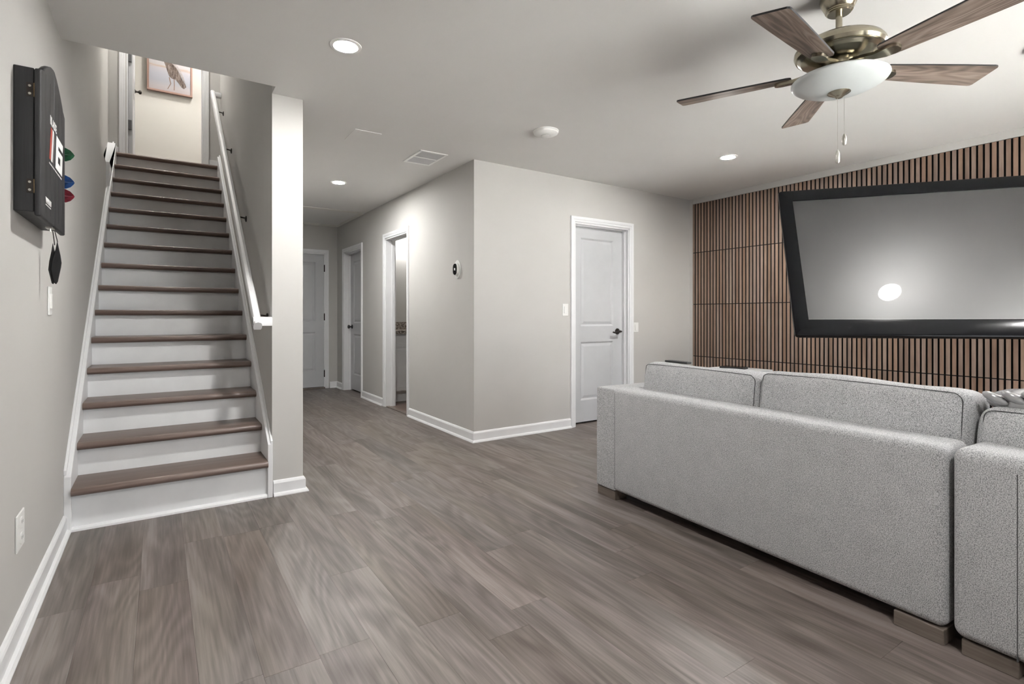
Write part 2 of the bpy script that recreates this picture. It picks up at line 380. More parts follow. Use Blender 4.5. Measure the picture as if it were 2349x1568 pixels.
struct('ceiling_upper', bm, 'upper_paint', 'upstairs ceiling above the stairwell')
bm = B(); box(bm, -1.75, YU, ZL - 0.2, 2.35, 8.15, ZL)
struct('floor_upper', bm, 'tread_wood', 'upstairs hall floor behind the landing')
bm = B(); box(bm, XH + T, 6.87, 0, 4.2, 6.99, H); box(bm, 4.2, 4.6, 0, 4.32, 6.99, H); box(bm, XH + T, 4.6, 0, 4.2, 4.72, H)
struct('wall_bath', bm, 'wall_paint', 'bathroom wall seen through the open doorway')
bm = B(); box(bm, 3.2, 6.99, 0, 3.3, 8.4, H); box(bm, XH + T, 8.3, 0, 3.3, 8.4, H)  # unseen walls added so no daylight leaks under the closed doors
box(bm, XS1, 8.9, 0, 3.3, 9.0, H + 0.2); box(bm, XS1 - 0.1, 8.3, 0, XS1, 9.0, H + 0.2); box(bm, 2.6, 8.4, 0, 2.7, 9.0, H + 0.2); box(bm, XS1 - 0.1, 8.3, H, 2.7, 9.0, H + 0.2)
box(bm, XH + T, 4.45, 0, 5.4, 4.55, H); box(bm, 5.3, 4.0, 0, 5.4, 4.55, H)
struct('wall_leak_stop', bm, 'wall_paint', 'unseen walls behind the closed panelled doors, added to stop light leaks')
bm = B(); box(bm, XH + 0.03, 4.7, -0.01, 4.25, 6.9, 0.002)
struct('floor_bath', bm, 'tread_wood', 'dark bathroom floor')
bm = B(); box(bm, XH + 0.005, 5.45, 0, XH + 0.05, 6.1, 0.007)
struct('trim_1', bm, 'floor_wood', 'flat threshold strip in the bathroom doorway', bevel=0.002)
bm = B(); box(bm, 1.27, YE - 0.03, 0, 2.07, YE + 0.06, 0.02)
struct('trim_2', bm, 'sofa_leg_wood', 'wooden threshold under the door at the hallway end', bevel=0.004)
bm = B(); box(bm, -4, -9, -0.25, 11, YB - 0.15, -0.06)
struct('ground', bm, 'concrete', 'concrete patio outside the rear door')

# patio door in the rear wall (behind the camera)
win = sempty('window_1', 'wide glazed patio door in the rear wall')
def wf(bm):
    for a in (1.9, 3.26, 4.64): box(bm, a, YB - 0.12, 0, a + 0.06, YB - 0.03, 2.06)
    box(bm, 1.9, YB - 0.12, 0, 4.7, YB - 0.03, 0.05); box(bm, 1.9, YB - 0.12, 2.0, 4.7, YB - 0.03, 2.06)
part('window_frame', win, 'trim_white', wf, bevel=0.004)
for a, b2 in ((1.96, 3.26), (3.32, 4.64)):
    part('pane', win, 'clear_pane', lambda bm: box(bm, a, YB - 0.080, 0.05, b2, YB - 0.074, 2.0))

# ------------------------------------------------------------------ trim: baseboards
BP = [(0, 0), (0.030, 0), (0.030, 0.006), (0.024, 0.016), (0.014, 0.021), (0.014, 0.076), (0.011, 0.084), (0.006, 0.091), (0, 0.093)]
def baseboard(name, segs, label):
    """segs: (p0, p1, inward normal, mitre0, mitre1); mitre = sign of extension per unit thickness"""
    bm = B()
    for (x0, y0), (x1, y1), (nx, ny), m0, m1 in segs:
        d = Vector((x1 - x0, y1 - y0)).normalized()
        def f(p, s):
            t = p[0]
            q = Vector((x0, y0)) - d * t * m0 if s == 0 else Vector((x1, y1)) + d * t * m1
            return (q.x + nx * t, q.y + ny * t, p[1])
        prism(bm, BP, f)
    return struct(name, bm, 'trim_white', label)
baseboard('baseboard_left', [((XL, YB), (XL, 3.47), (1, 0), 0, 0)], 'white baseboard with shoe moulding along the greige wall by the stairs')
baseboard('baseboard_hall', [((XH, YF), (XH, 5.375), (-1, 0), 1, 0), ((XH, 6.18), (XH, 6.955), (-1, 0), 0, 0), ((XH, 7.875), (XH, YE), (-1, 0), 0, -1),
                             ((2.14, YE), (XH, YE), (0, -1), 0, -1)], 'white baseboard along the hallway wall')
baseboard('baseboard_front', [((XH, YF), (3.332, YF), (0, -1), 1, 0), ((4.205, YF), (XR, YF), (0, -1), 0, -1)], 'white baseboard along the wall with the panelled door')
baseboard('baseboard_stair', [((XS0 + 0.006, YS), (XS1, YS), (0, -1), 0, 1), ((XS1, YS), (XS1, YE), (1, 0), 1, -1)], 'white baseboard wrapping the wall end by the stairs')
# white border strips framing the slat wall
bm = B(); box(bm, XR - 0.018, 3.918, 0, XR, YF, H); box(bm, XR - 0.018, YB, 2.380, XR, 3.918, H)
struct('trim_3', bm, 'wall_paint', 'painted border strip framing the slat wall', bevel=0.002)

# ------------------------------------------------------------------ slat wall
part('slat_backing', wall_right, 'slat_backing', lambda bm: box(bm, XR - 0.009, YB + 0.02, 0.02, XR - 0.001, 3.917, 2.379))
PITCH, SW = 0.0394, 0.0268
rows = [(0.035, 0.6235), (0.6315, 1.218), (1.226, 1.811), (1.819, 2.377)]
def slat_mesh(h):
    b = B(); box(b, -0.0055, -SW / 2, -h / 2, 0.0055, SW / 2, h / 2)
    bmesh.ops.recalc_face_normals(b, faces=b.faces)
    me = bpy.data.meshes.new('slat'); b.to_mesh(me); b.free(); me.materials.append(MATS['slat_wood']); me.materials.append(MATS['slat_backing'])
    for p in me.polygons:
        if p.normal.x > -0.5: p.material_index = 1
    return me
sm = [slat_mesh(z1 - z0) for z0, z1 in rows]
xs = XR - 0.009 - 0.0055
y = 3.916 - SW / 2; n = 0
while n < 74:
    for (z0, z1), me in zip(rows, sm):
        link('slat', me, None, wall_right, loc=(xs, y, (z0 + z1) / 2))
    y -= PITCH; n += 1
def rest(bm):
    yy = y
    while yy > YB + 0.05:
        for z0, z1 in rows: box(bm, xs - 0.0055, yy - SW / 2, z0, xs + 0.0055, yy + SW / 2, z1)
        yy -= PITCH
o = part('slat_run', wall_right, 'slat_wood', rest); o['kind'] = 'stuff'

# ------------------------------------------------------------------ doors
CP = [(0.002, 0.0), (0.002, 0.009), (0.010, 0.012), (0.024, 0.012), (0.030, 0.016), (0.050, 0.018), (0.056, 0.016), (0.058, 0.0)]
def casing(parent, fn, s0, s1, zt, z0=0.0):
    bm = B()
    rows_ = [[bm.verts.new(fn(s0 - o_, z0, t)), bm.verts.new(fn(s0 - o_, zt + o_, t)), bm.verts.new(fn(s1 + o_, zt + o_, t)), bm.verts.new(fn(s1 + o_, z0, t))] for o_, t in CP]
    for A, C in zip(rows_, rows_[1:]):
        for k in range(3): bm.faces.new((A[k], A[k + 1], C[k + 1], C[k]))
    return obj('casing', bm, 'trim_white', parent)
def fbox(bm, fn, s0, z0, n0, s1, z1, n1):
    p, q = fn(s0, z0, n0), fn(s1, z1, n1)
    box(bm, *[min(p[i], q[i]) for i in range(3)], *[max(p[i], q[i]) for i in range(3)])
def jamb(parent, fn, s0, s1, zt, depth, stop, z0=0.0):
    def f(bm):
        fbox(bm, fn, s0 - 0.002, z0, 0.001, s0 + 0.012, zt, -depth); fbox(bm, fn, s1 - 0.012, z0, 0.001, s1 + 0.002, zt, -depth); fbox(bm, fn, s0, zt - 0.012, 0.001, s1, zt + 0.002, -depth)
        if stop is not None:
            a, b2 = stop
            fbox(bm, fn, s0 + 0.01, z0, -a, s0 + 0.022, zt - 0.012, -b2); fbox(bm, fn, s1 - 0.022, z0, -a, s1 - 0.010, zt - 0.012, -b2); fbox(bm, fn, s0 + 0.012, zt - 0.022, -a, s1 - 0.012, zt - 0.010, -b2)
    return part('jamb', parent, 'trim_white', f)
def panel_leaf(parent, fn, s0, s1, z0, z1, n0, th, panels, mat='door_white'):
    """fn(s, z, n) to 3-D; n0 front plane; panels: (a, b, c, d) in s and z"""
    bm = B()
    a, b2 = panels[0][0], panels[0][1]
    fbox(bm, fn, s0, z0, n0, a, z1, n0 - th); fbox(bm, fn, b2, z0, n0, s1, z1, n0 - th)
    zz = [z0] + [q for p in sorted(panels, key=lambda q: q[2]) for q in p[2:]] + [z1]
    for k in range(0, len(zz), 2): fbox(bm, fn, a, zz[k], n0, b2, zz[k + 1], n0 - th)
    leaf = obj('leaf', bm, mat, parent)
    for (a, b2, c2, d) in panels:
        bm = B(); ins = [(0, 0.0), (0.006, 0.004), (0.016, 0.012), (0.022, 0.012), (0.046, 0.005)]
        rings = []
        for i, dep in ins:
            rings.append([bm.verts.new(fn(s, z, n0 - dep)) for s, z in ((a + i, c2 + i), (b2 - i, c2 + i), (b2 - i, d - i), (a + i, d - i))])
        for A, C in zip(rings, rings[1:]):
            for k in range(4): bm.faces.new((A[k], A[(k + 1) % 4], C[(k + 1) % 4], C[k]))
        bm.faces.new(rings[-1])
        bk = [bm.verts.new(fn(s, z, n0 - th)) for s, z in ((a, c2), (b2, c2), (b2, d), (a, d))]
        bm.faces.new(bk[::-1])
        for k in range(4): bm.faces.new((rings[0][k], rings[0][(k + 1) % 4], bk[(k + 1) % 4], bk[k]))
        obj('panel', bm, mat, leaf)
    return leaf

# panelled door beside the slat wall
fD = lambda s, z, n: (s, YF - n, z)
d1 = sempty('door_1', 'white two-panel door with dark lever beside the slat wall')
casing(d1, fD, 3.392, 4.142, 2.012); jamb(d1, fD, 3.39, 4.14, 2.01, 0.13, (0.040, 0.075))
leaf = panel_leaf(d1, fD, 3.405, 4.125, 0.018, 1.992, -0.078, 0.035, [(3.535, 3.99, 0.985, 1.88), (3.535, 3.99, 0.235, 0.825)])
hc = (4.045, YF + 0.078, 0.925)
def lev(bm):
    lathe(bm, [(0.030, 0.0), (0.033, -0.004), (0.031, -0.010), (0.020, -0.014), (0.012, -0.016), (0.012, -0.052)], 20, hc, 'y')
    tube(bm, [(hc[0] + 0.012, hc[1] - 0.052, hc[2]), (hc[0] - 0.010, hc[1] - 0.056, hc[2] + 0.004), (hc[0] - 0.045, hc[1] - 0.053, hc[2] - 0.002), (hc[0] - 0.075, hc[1] - 0.046, hc[2] - 0.012), (hc[0] - 0.098, hc[1] - 0.044, hc[2] - 0.006)], 0.0105, 10, 0.008)
o = part('door_handle', leaf, 'bronze_dark', lev, smooth=True); smooth_by_angle(o)

# closed door in the hallway
fH = lambda s, z, n: (XH - n, s, z)
d2 = sempty('door_2', 'white two-panel door with dark round knob in the hallway wall')
casing(d2, fH, 7.022, 7.808, 2.012); jamb(d2, fH, 7.02, 7.81, 2.01, 0.13, (0.060, 0.092))
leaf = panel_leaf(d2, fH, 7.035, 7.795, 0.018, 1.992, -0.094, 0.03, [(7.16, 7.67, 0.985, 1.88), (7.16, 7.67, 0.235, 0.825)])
def knob(bm):
    lathe(bm, [(0.030, 0.0), (0.031, -0.006), (0.014, -0.012), (0.011, -0.030), (0.020, -0.038), (0.028, -0.050), (0.026, -0.062), (0.012, -0.068)], 20, (XH + 0.094, 7.725, 0.93), 'x')
o = part('door_handle', leaf, 'black_satin', knob); smooth_by_angle(o)

# bathroom doorway: empty casing, door swung inside out of sight
d3 = sempty('door_3', 'white cased doorway opening onto the bathroom vanity')
casing(d3, fH, 5.442, 6.108, 2.012); jamb(d3, fH, 5.44, 6.11, 2.01, 0.125, (0.075, 0.11))
part('strike_plate', d3, 'hinge_grey', lambda bm: box(bm, XH + 0.084, 6.0935, 0.915, XH + 0.108, 6.0985, 0.975), bevel=0.002)

# door at the hallway end
fE = lambda s, z, n: (s, YE - n, z)
d4 = sempty('door_4', 'white two-panel door with three dark hinges at the hallway end')
casing(d4, fE, 1.272, 2.068, 2.022); jamb(d4, fE, 1.27, 2.07, 2.02, 0.125, None)
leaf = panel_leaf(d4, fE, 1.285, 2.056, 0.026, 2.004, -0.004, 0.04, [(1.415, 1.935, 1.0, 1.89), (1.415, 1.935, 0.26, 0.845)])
for z in (1.80, 1.07, 0.22):
    part('hinge', leaf, 'bronze_dark', lambda bm: (lathe(bm, [(0.008, z - 0.05), (0.008, z + 0.05)], 10, (2.062, YE - 0.004, 0)), lathe(bm, [(0.004, z + 0.05), (0.004, z + 0.06)], 8, (2.062, YE - 0.004, 0))))

# doorway at the top of the stairs, leaf swung open into the upstairs hall
fU = lambda s, z, n: (s, YU - n, z)
d5 = sempty('door_5', 'white cased doorway at the top of the stairs with its door open')
casing(d5, fU, -0.293, 0.403, ZL + 2.03, ZL); jamb(d5, fU, -0.285, 0.405, ZL + 2.03, 0.125, None, ZL)
fO = lambda s, z, n: (-0.262 + n, s, z)
leaf = panel_leaf(d5, fO, YU + 0.03, YU + 0.70, ZL + 0.012, ZL + 2.0, 0.026, 0.035, [(YU + 0.14, YU + 0.59, ZL + 0.98, ZL + 1.87), (YU + 0.14, YU + 0.59, ZL + 0.23, ZL + 0.82)])
for z in (3.80, 3.09):
    part('hinge', leaf, 'hinge_grey', lambda bm: (box(bm, -0.277, YU + 0.012, z - 0.05, -0.243, YU + 0.029, z + 0.05), lathe(bm, [(0.006, z - 0.05), (0.006, z + 0.05)], 10, (-0.276, YU + 0.010, 0))), bevel=0.002)
part('door_handle', leaf, 'bronze_dark', lambda bm: lathe(bm, [(0.026, 0.0), (0.012, 0.01), (0.010, 0.03), (0.024, 0.045), (0.020, 0.06), (0.006, 0.066)], 16, (-0.236, YU + 0.64, ZL + 0.93), 'x'))

# baseboards upstairs
bm = B(); box(bm, XU, YU - 0.014, ZL, -0.352, YU, ZL + 0.1); box(bm, 0.462, YU - 0.014, ZL, XS0, YU, ZL + 0.1)
struct('baseboard_landing', bm, 'trim_white', 'short white baseboards flanking the doorway above the stairs', bevel=0.004)

# ------------------------------------------------------------------ staircase
RISE, RUN, NY, NZ = 0.1823, 0.2372, 3.420, 0.2225
stairs = thing('staircase', 'straight flight of brown wooden treads with white risers', 'staircase', (0, 0, 0))
TX0, TX1 = -0.370, 0.540
def tread_mesh():
    b = B(); L2 = (TX1 - TX0) / 2
    pts = [(RUN + 0.05, 0.0), (0.022, 0.0), (0.010, -0.003), (0.003, -0.010), (0.0, -0.020), (0.003, -0.031), (0.011, -0.038), (0.024, -0.040), (RUN + 0.05, -0.040)]
    prism(b, pts, lambda p, s: (L2 if s else -L2, p[0], p[1]))
    bmesh.ops.recalc_face_normals(b, faces=b.faces)
    me = bpy.data.meshes.new('tread'); b.to_mesh(me); b.free(); me.materials.append(MATS['tread_wood'])
    return me
tm = tread_mesh()
for k in range(15):
    ny, nz = NY + k * RUN, NZ + k * RISE
    o = link('tread', tm, None, stairs, loc=((TX0 + TX1) / 2, ny, nz)); smooth_by_angle(o, 50)
    zb = 0 if k == 0 else nz - RISE
    bm = B(); box(bm, TX0, 0, zb, TX1, 0.02, nz - 0.040)
    obj('riser', bm, 'riser_white', stairs, loc=(0, ny + 0.050, 0))
part('shoe_moulding', stairs, 'trim_white', lambda bm: prism(bm, [(0, 0), (-0.022, 0), (-0.020, 0.010), (-0.010, 0.018), (0, 0.02)], lambda p, s: (TX1 if s else TX0, NY + 0.050 + p[0], p[1])))
def line(y): return NZ + (RISE / RUN) * (y - NY)
def skirt(x0, x1, up):
    def f(bm):
        ya, yb = 3.440, YU
        pts = [(ya, 0), (ya, line(ya) + up), (6.77, line(6.77) + up), (yb, ZL + 0.10), (yb, ZL - 0.6), (4.2, 0.0)]
        prism(bm, pts, lambda p, s: (x1 if s else x0, p[0], p[1]))
    return f
part('skirt_board', stairs, 'trim_white', skirt(XL, TX0, 0.045), bevel=0.003)
part('skirt_board', stairs, 'trim_white', skirt(TX1, XS0, 0.082), bevel=0.003)
def cap(x0, x1, up):
    def f(bm):
        ya, yb = 3.440, 6.77
        pts = [(ya, line(ya) + up - 0.020), (ya, line(ya) + up + 0.004), (yb, line(yb) + up + 0.004), (yb, line(yb) + up - 0.020)]
        prism(bm, pts, lambda p, s: (x1 if s else x0, p[0], p[1]))
    return f
part('skirt_cap', stairs, 'trim_white', cap(XL, XL + 0.012, 0.075), bevel=0.002)
part('skirt_cap', stairs, 'trim_white', cap(XS0 - 0.012, XS0, 0.098), bevel=0.002)
# wider filler behind the ledge for the top two steps
part('skirt_filler', stairs, 'trim_white', lambda bm: prism(bm, [(5.95, ZU), (5.95, line(5.95) + 0.09), (6.72, line(6.72) + 0.09), (YU, ZL + 0.13), (YU, ZU)], lambda p, s: (TX0 - 0.004 if s else XU, p[0], p[1])))

rail = thing('handrail', 'white wooden handrail on dark brackets above the stairs', 'handrail', (0.485, 3.45, 1.06))
rp = Vector((0.485, 3.45, 1.06))
A0, A1 = Vector((0.485, 3.44, 1.030)), Vector((0.485, 6.66, 3.545))
def railf(bm):
    d = (A1 - A0).normalized(); up = Vector((0, -d.z, d.y)); w2 = 0.023
    prof = [(-w2 * 0.8, -0.026), (-w2, -0.014), (-w2, 0.010), (-w2 * 0.7, 0.024), (0, 0.030), (w2 * 0.7, 0.024), (w2, 0.010), (w2, -0.014), (w2 * 0.8, -0.026)]
    prism(bm, prof, lambda p, s: tuple((A1 if s else A0) + Vector((p[0], 0, 0)) + up * p[1] - rp))
    for q in (A0 + Vector((0, 0.035, 0.028)), A1 + Vector((0, -0.035, -0.028))):
        prism(bm, [(-0.026, -0.026), (0.026, -0.026), (0.030, 0.0), (0.024, 0.022), (0, 0.028), (-0.024, 0.022), (-0.030, 0.0)], lambda p, s: (q.x - 0.023 - rp.x if s == 0 else XS0 - 0.001 - rp.x, q.y + p[0] - rp.y, q.z + p[1] - rp.z))
o = part('rail', rail, 'trim_white', railf); smooth_by_angle(o, 35)
for yb in (6.38, 5.62, 4.60, 3.62):
    t = (yb - A0.y) / (A1.y - A0.y); q = A0 + (A1 - A0) * t
    def br(bm):
        zz = q.z - rp.z; yy = yb - rp.y; wx = XS0 - rp.x
        tube(bm, [(0, yy, zz - 0.026), (0.012, yy, zz - 0.055), (0.04, yy, zz - 0.075), (wx - 0.004, yy, zz - 0.080)], 0.006, 8)
        lathe(bm, [(0.024, 0), (0.024, -0.006), (0.010, -0.012)], 14, (wx, yy, zz - 0.085), 'x')
        box(bm, -0.014, yy - 0.03, zz - 0.034, 0.014, yy + 0.03, zz - 0.028)
    part('bracket', rail, 'bronze_dark', br)

# ------------------------------------------------------------------ ceiling fittings
emit('rear_lens', (1.0, 0.985, 0.96), LAMP * 1.35)
def recessed(x, y, label, zc=H, r=0.055, lens='lamp_lens'):
    t = thing('recessed_light', label, 'ceiling light', (x, y, zc), group='round recessed ceiling lights')
    part('trim_ring', t, 'plastic_white', lambda bm: lathe(bm, [(r + 0.022, 0.002), (r + 0.021, -0.004), (r + 0.004, -0.006), (r, -0.003), (r, 0.002)], 36, close=False))
    part('lens', t, lens, lambda bm: lathe(bm, [(r, 0.0), (r, -0.0035)], 36))
    return t
recessed(0.773, 2.652, 'lit recessed ceiling light nearest the stairs')
recessed(1.507, 5.411, 'lit recessed ceiling light in the hallway', lens='hall_lens')
recessed(4.018, 2.708, 'lit recessed ceiling light in front of the slat wall')
recessed(0.773, -0.52, 'recessed ceiling light over the floor in front of the left wall', lens='rear_lens')
recessed(4.018, -0.52, 'recessed ceiling light over the far end of the grey sofa')
t = thing('added_disc_light', 'round flush ceiling light added out of view for its reflection in the television', 'ceiling light', (3.683, 0.688, H))  # unseen light added to put the round reflection and glow on the screen
part('trim_ring', t, 'plastic_white', lambda bm: lathe(bm, [(0.090, 0.0), (0.090, -0.012), (0.084, -0.014)], 40, close=False))
part('lens', t, 'added_disc_lens', lambda bm: lathe(bm, [(0.084, -0.006), (0.084, -0.012)], 40))

vent = thing('ceiling_vent', 'white two-bank return air grille in the ceiling', 'vent', (1.887, 4.16, H))
vx, vy = 0.125, 0.19
def vfr(bm):
    e = 0.024
    box(bm, -vx, -vy, -0.007, vx, -vy + e, 0); box(bm, -vx, vy - e, -0.007, vx, vy, 0); box(bm, -vx, -vy, -0.007, -vx + e, vy, 0); box(bm, vx - e, -vy, -0.007, vx, vy, 0); box(bm, -vx, -0.009, -0.006, vx, 0.009, 0)
part('frame', vent, 'plastic_white', vfr, bevel=0.003)
part('backing', vent, 'groove_dark', lambda bm: box(bm, -vx + 0.02, -vy + 0.02, -0.001, vx - 0.02, vy - 0.02, -0.0005))
def vl(bm):
    x = -vx + 0.028
    while x < vx - 0.026:
        for a, b2 in ((-vy + 0.022, -0.008), (0.008, vy - 0.022)):
            prism(bm, [(x - 0.0035, -0.0015), (x + 0.0035, -0.0055), (x + 0.0035, -0.0045), (x - 0.0035, -0.0008)], lambda p, s: (p[0], a if s == 0 else b2, p[1]))
        x += 0.0085
o = part('louver_bank', vent, 'cabinet_white', vl); o['kind'] = 'stuff'
hatch = thing('access_panel', 'flush square access panel painted to match the ceiling', 'panel', (1.272, 3.925, H))
part('cover', hatch, 'ceiling_paint', lambda bm: box(bm, -0.098, -0.135, -0.004, 0.098, 0.135, 0), bevel=0.001)
sd = thing('smoke_detector', 'round white smoke detector on the ceiling', 'smoke detector', (2.345, 3.065, H))
o = part('base', sd, 'plastic_white', lambda bm: lathe(bm, [(0.094, 0), (0.094, -0.007), (0.090, -0.010), (0.088, -0.020), (0.070, -0.030), (0.034, -0.034), (0.033, -0.031)], 40, close=False)); smooth_by_angle(o, 30)
o = part('test_button', sd, 'plastic_white', lambda bm: lathe(bm, [(0.030, -0.030), (0.030, -0.036), (0.027, -0.038)], 32))

# ------------------------------------------------------------------ ceiling fan
FX, FY = 2.386, 1.085
fan = thing('ceiling_fan', 'five-blade ceiling fan with frosted glass bowl and brushed bronze motor', 'ceiling fan', (FX, FY, 2.0))
zf = 2.0
def LA(name, prof, mat, seg=48, parent=fan, ang=30):
    o = part(name, parent, mat, lambda bm: lathe(bm, [(r, z - zf) for r, z in prof], seg)); return smooth_by_angle(o, ang)
LA('canopy', [(0.070, 2.44), (0.072, 2.428), (0.066, 2.408), (0.055, 2.386), (0.051, 2.382), (0.052, 2.377), (0.048, 2.374), (0.048, 2.371), (0.043, 2.367), (0.020, 2.366)], 'antique_nickel')
LA('downrod', [(0.0125, 2.38), (0.0125, 2.252)], 'antique_nickel', 24)
LA('coupling', [(0.018, 2.278), (0.020, 2.271), (0.026, 2.268), (0.028, 2.252)], 'antique_nickel', 24)
LA('motor_housing', [(0.03, 2.259), (0.085, 2.2576), (0.118, 2.2532), (0.121, 2.2502), (0.142, 2.2443), (0.158, 2.234), (0.168, 2.22), (0.169, 2.2068), (0.163, 2.1935), (0.16, 2.1921), (0.161, 2.1899), (0.156, 2.1876), (0.143, 2.1766), (0.118, 2.1648), (0.085, 2.1575), (0.07, 2.156)], 'antique_nickel', 64, ang=14)
LA('switch_housing', [(0.060, 2.16), (0.060, 2.142), (0.075, 2.134), (0.085, 2.112), (0.084, 2.099)], 'antique_nickel', 40)
LA('light_bowl', [(0.060, 2.102), (0.110, 2.101), (0.150, 2.098), (0.172, 2.093), (0.180, 2.088), (0.181, 2.083), (0.175, 2.074), (0.160, 2.064), (0.135, 2.052), (0.100, 2.042), (0.060, 2.036), (0.02, 2.033)], 'frost_glass', 64, ang=60)
LA('finial', [(0.020, 2.038), (0.042, 2.037), (0.043, 2.033), (0.036, 2.028), (0.022, 2.021), (0.018, 2.018), (0.012, 2.012), (0.004, 2.009)], 'antique_nickel', 32)
def blade_mesh():
    b = B()
    prof = [(0.178, 0.030), (0.184, 0.041), (0.196, 0.047), (0.35, 0.056), (0.50, 0.063), (0.645, 0.068), (0.656, 0.066), (0.661, 0.058)]
    pts = [(r, w_) for r, w_ in prof] + [(r, -w_) for r, w_ in reversed(prof)]
    prism(b, pts, lambda p, s: (p[0], p[1], 0.0035 if s else -0.0035))
    bmesh.ops.recalc_face_normals(b, faces=b.faces)
    me = bpy.data.meshes.new('blade'); b.to_mesh(me); b.free()
    me.materials.append(MATS['blade_wood']); me.materials.append(MATS['black_satin'])
    for p in me.polygons:
        if p.normal.z > -0.5: p.material_index = 1
    return me
def iron_mesh():
    b = B()
    prof = [(0.060, 0.020), (0.10, 0.016), (0.15, 0.019), (0.18, 0.024), (0.215, 0.027), (0.235, 0.022), (0.244, 0.010)]
    pts = [(r, w_) for r, w_ in prof] + [(r, -w_) for r, w_ in reversed(prof)]
    def f(p, s):
        t = min(1, max(0, (p[0] - 0.07) / 0.12)); t = t * t * (3 - 2 * t)
        z = 0.022 * (1 - t) - 0.0045
        return (p[0], p[1], z - (0.013 if s else 0))
    n = len(pts); h2 = n // 2
    for s in (0, 1):
        for k in range(h2 - 1):
            q = [b.verts.new(f(p, s)) for p in (pts[k], pts[k + 1], pts[n - 2 - k], pts[n - 1 - k])]; b.faces.new(q)
    for k in range(n):
        q = [b.verts.new(v) for v in (f(pts[k], 0), f(pts[(k + 1) % n], 0), f(pts[(k + 1) % n], 1), f(pts[k], 1))]; b.faces.new(q)
    bmesh.ops.remove_doubles(b, verts=b.verts, dist=1e-5); bmesh.ops.recalc_face_normals(b, faces=b.faces)
    me = bpy.data.meshes.new('blade_iron'); b.to_mesh(me); b.free(); me.materials.append(MATS['antique_nickel']); return me
bme, ime = blade_mesh(), iron_mesh()
for k in range(5):
    a = math.radians(114.62 + 72 * k)
    o = link('blade', bme, None, fan); o.location = (0, 0, 2.129 - zf); o.rotation_mode = 'XYZ'
    o.matrix_local = Matrix.Translation((0, 0, 2.129 - zf)) @ Matrix.Rotation(a, 4, 'Z') @ Matrix.Rotation(math.radians(-10.5), 4, 'X')
    i = link('blade_iron', ime, None, o); smooth_by_angle(i, 40)
dcr = Vector((math.cos(YAW), -math.sin(YAW)))
for off, z1, z2 in ((-0.006, 1.735, 1.79), (0.022, 1.812, 1.858)):
    p = dcr * off
    zt = 2.012 if off < 0 else 2.034
    ch = part('pull_chain', fan, 'steel', lambda bm: [bmesh.ops.create_icosphere(bm, subdivisions=1, radius=0.0013, matrix=Matrix.Translation((p.x, p.y, zz - zf))) for zz in [z2 + i * 0.0028 for i in range(int((zt - z2) / 0.0028))]])
    o = part('pull_fob', ch, 'steel', lambda bm: lathe(bm, [(0.0015, z2 - zf + 0.004), (0.004, z2 - zf), (0.008, z2 - zf - 0.014), (0.0095, z1 - zf + 0.02), (0.008, z1 - zf + 0.006), (0.003, z1 - zf)], 20, (p.x, p.y, 0))); smooth_by_angle(o, 50)

# ------------------------------------------------------------------ television on its wall arm
s = 1.03
tvc = Vector((3.991 * s, 1.474 * s, EYE + 0.402 * s))
sw, ti, ro = math.radians(38.883), math.radians(-28.376), math.radians(0.312)
nn = Vector((-math.cos(sw) * math.cos(ti), -math.sin(sw) * math.cos(ti), -math.sin(ti)))
rr = Vector((math.sin(sw), -math.cos(sw), 0)); uu = nn.cross(rr)
if uu.z < 0: uu = -uu
r2 = rr * math.cos(ro) + uu * math.sin(ro); u2 = -rr * math.sin(ro) + uu * math.cos(ro)
tv = bpy.data.objects.new('television', None); COL.objects.link(tv)
tag(tv, 'large flat television with glossy black frame turned out from the slat wall', 'television')
tv.matrix_world = Matrix(((r2.x, u2.x, nn.x, tvc.x), (r2.y, u2.y, nn.y, tvc.y), (r2.z, u2.z, nn.z, tvc.z), (0, 0, 0, 1)))
k = s / 1.12
SL, SRt, ST, SB_ = -0.6216 * k, 1.03, 0.5444 * k, -0.5444 * k
OL, OR_, OT, OB = -0.722 * k, 1.12, 0.652 * k, -0.676 * k
def rrect(x0, y0, x1, y1, r, n=6):
    pts = []
    for cx_, cy_, a0 in ((x1 - r, y1 - r, 0), (x0 + r, y1 - r, 90), (x0 + r, y0 + r, 180), (x1 - r, y0 + r, 270)):
        for i in range(n + 1):
            a = math.radians(a0 + 90 * i / n); pts.append((cx_ + r * math.cos(a), cy_ + r * math.sin(a)))
    return pts
def bez(bm):
    out = rrect(OL, OB, OR_, OT, 0.028); inn = rrect(SL, SB_, SRt, ST, 0.002)
    rings = [[bm.verts.new((x_, y_, z_)) for x_, y_ in q] for q, z_ in ((inn, -0.004), (inn, 0.006), (rrect(OL + 0.012, OB + 0.012, OR_ - 0.012, OT - 0.012, 0.020), 0.010), (rrect(OL + 0.003, OB + 0.003, OR_ - 0.003, OT - 0.003, 0.026), 0.006), (out, -0.004), (rrect(OL + 0.004, OB + 0.004, OR_ - 0.004, OT - 0.004, 0.026), -0.030))]
    n = len(out)
    for A, C in zip(rings, rings[1:]):
        for i in range(n): bm.faces.new((A[i], A[(i + 1) % n], C[(i + 1) % n], C[i]))
o = part('bezel', tv, 'black_gloss', bez); smooth_by_angle(o, 35)
part('screen', tv, 'tv_screen', lambda bm: prism(bm, [(SL - 0.004, SB_ - 0.004), (SRt + 0.004, SB_ - 0.004), (SRt + 0.004, ST + 0.004), (SL - 0.004, ST + 0.004)], lambda p, q: (p[0], p[1], 0.0 if q else -0.006)))
part('screen_edge', tv, 'hinge_grey', lambda bm: box(bm, SL, SB_, 0.0, SRt, SB_ + 0.003, 0.006))
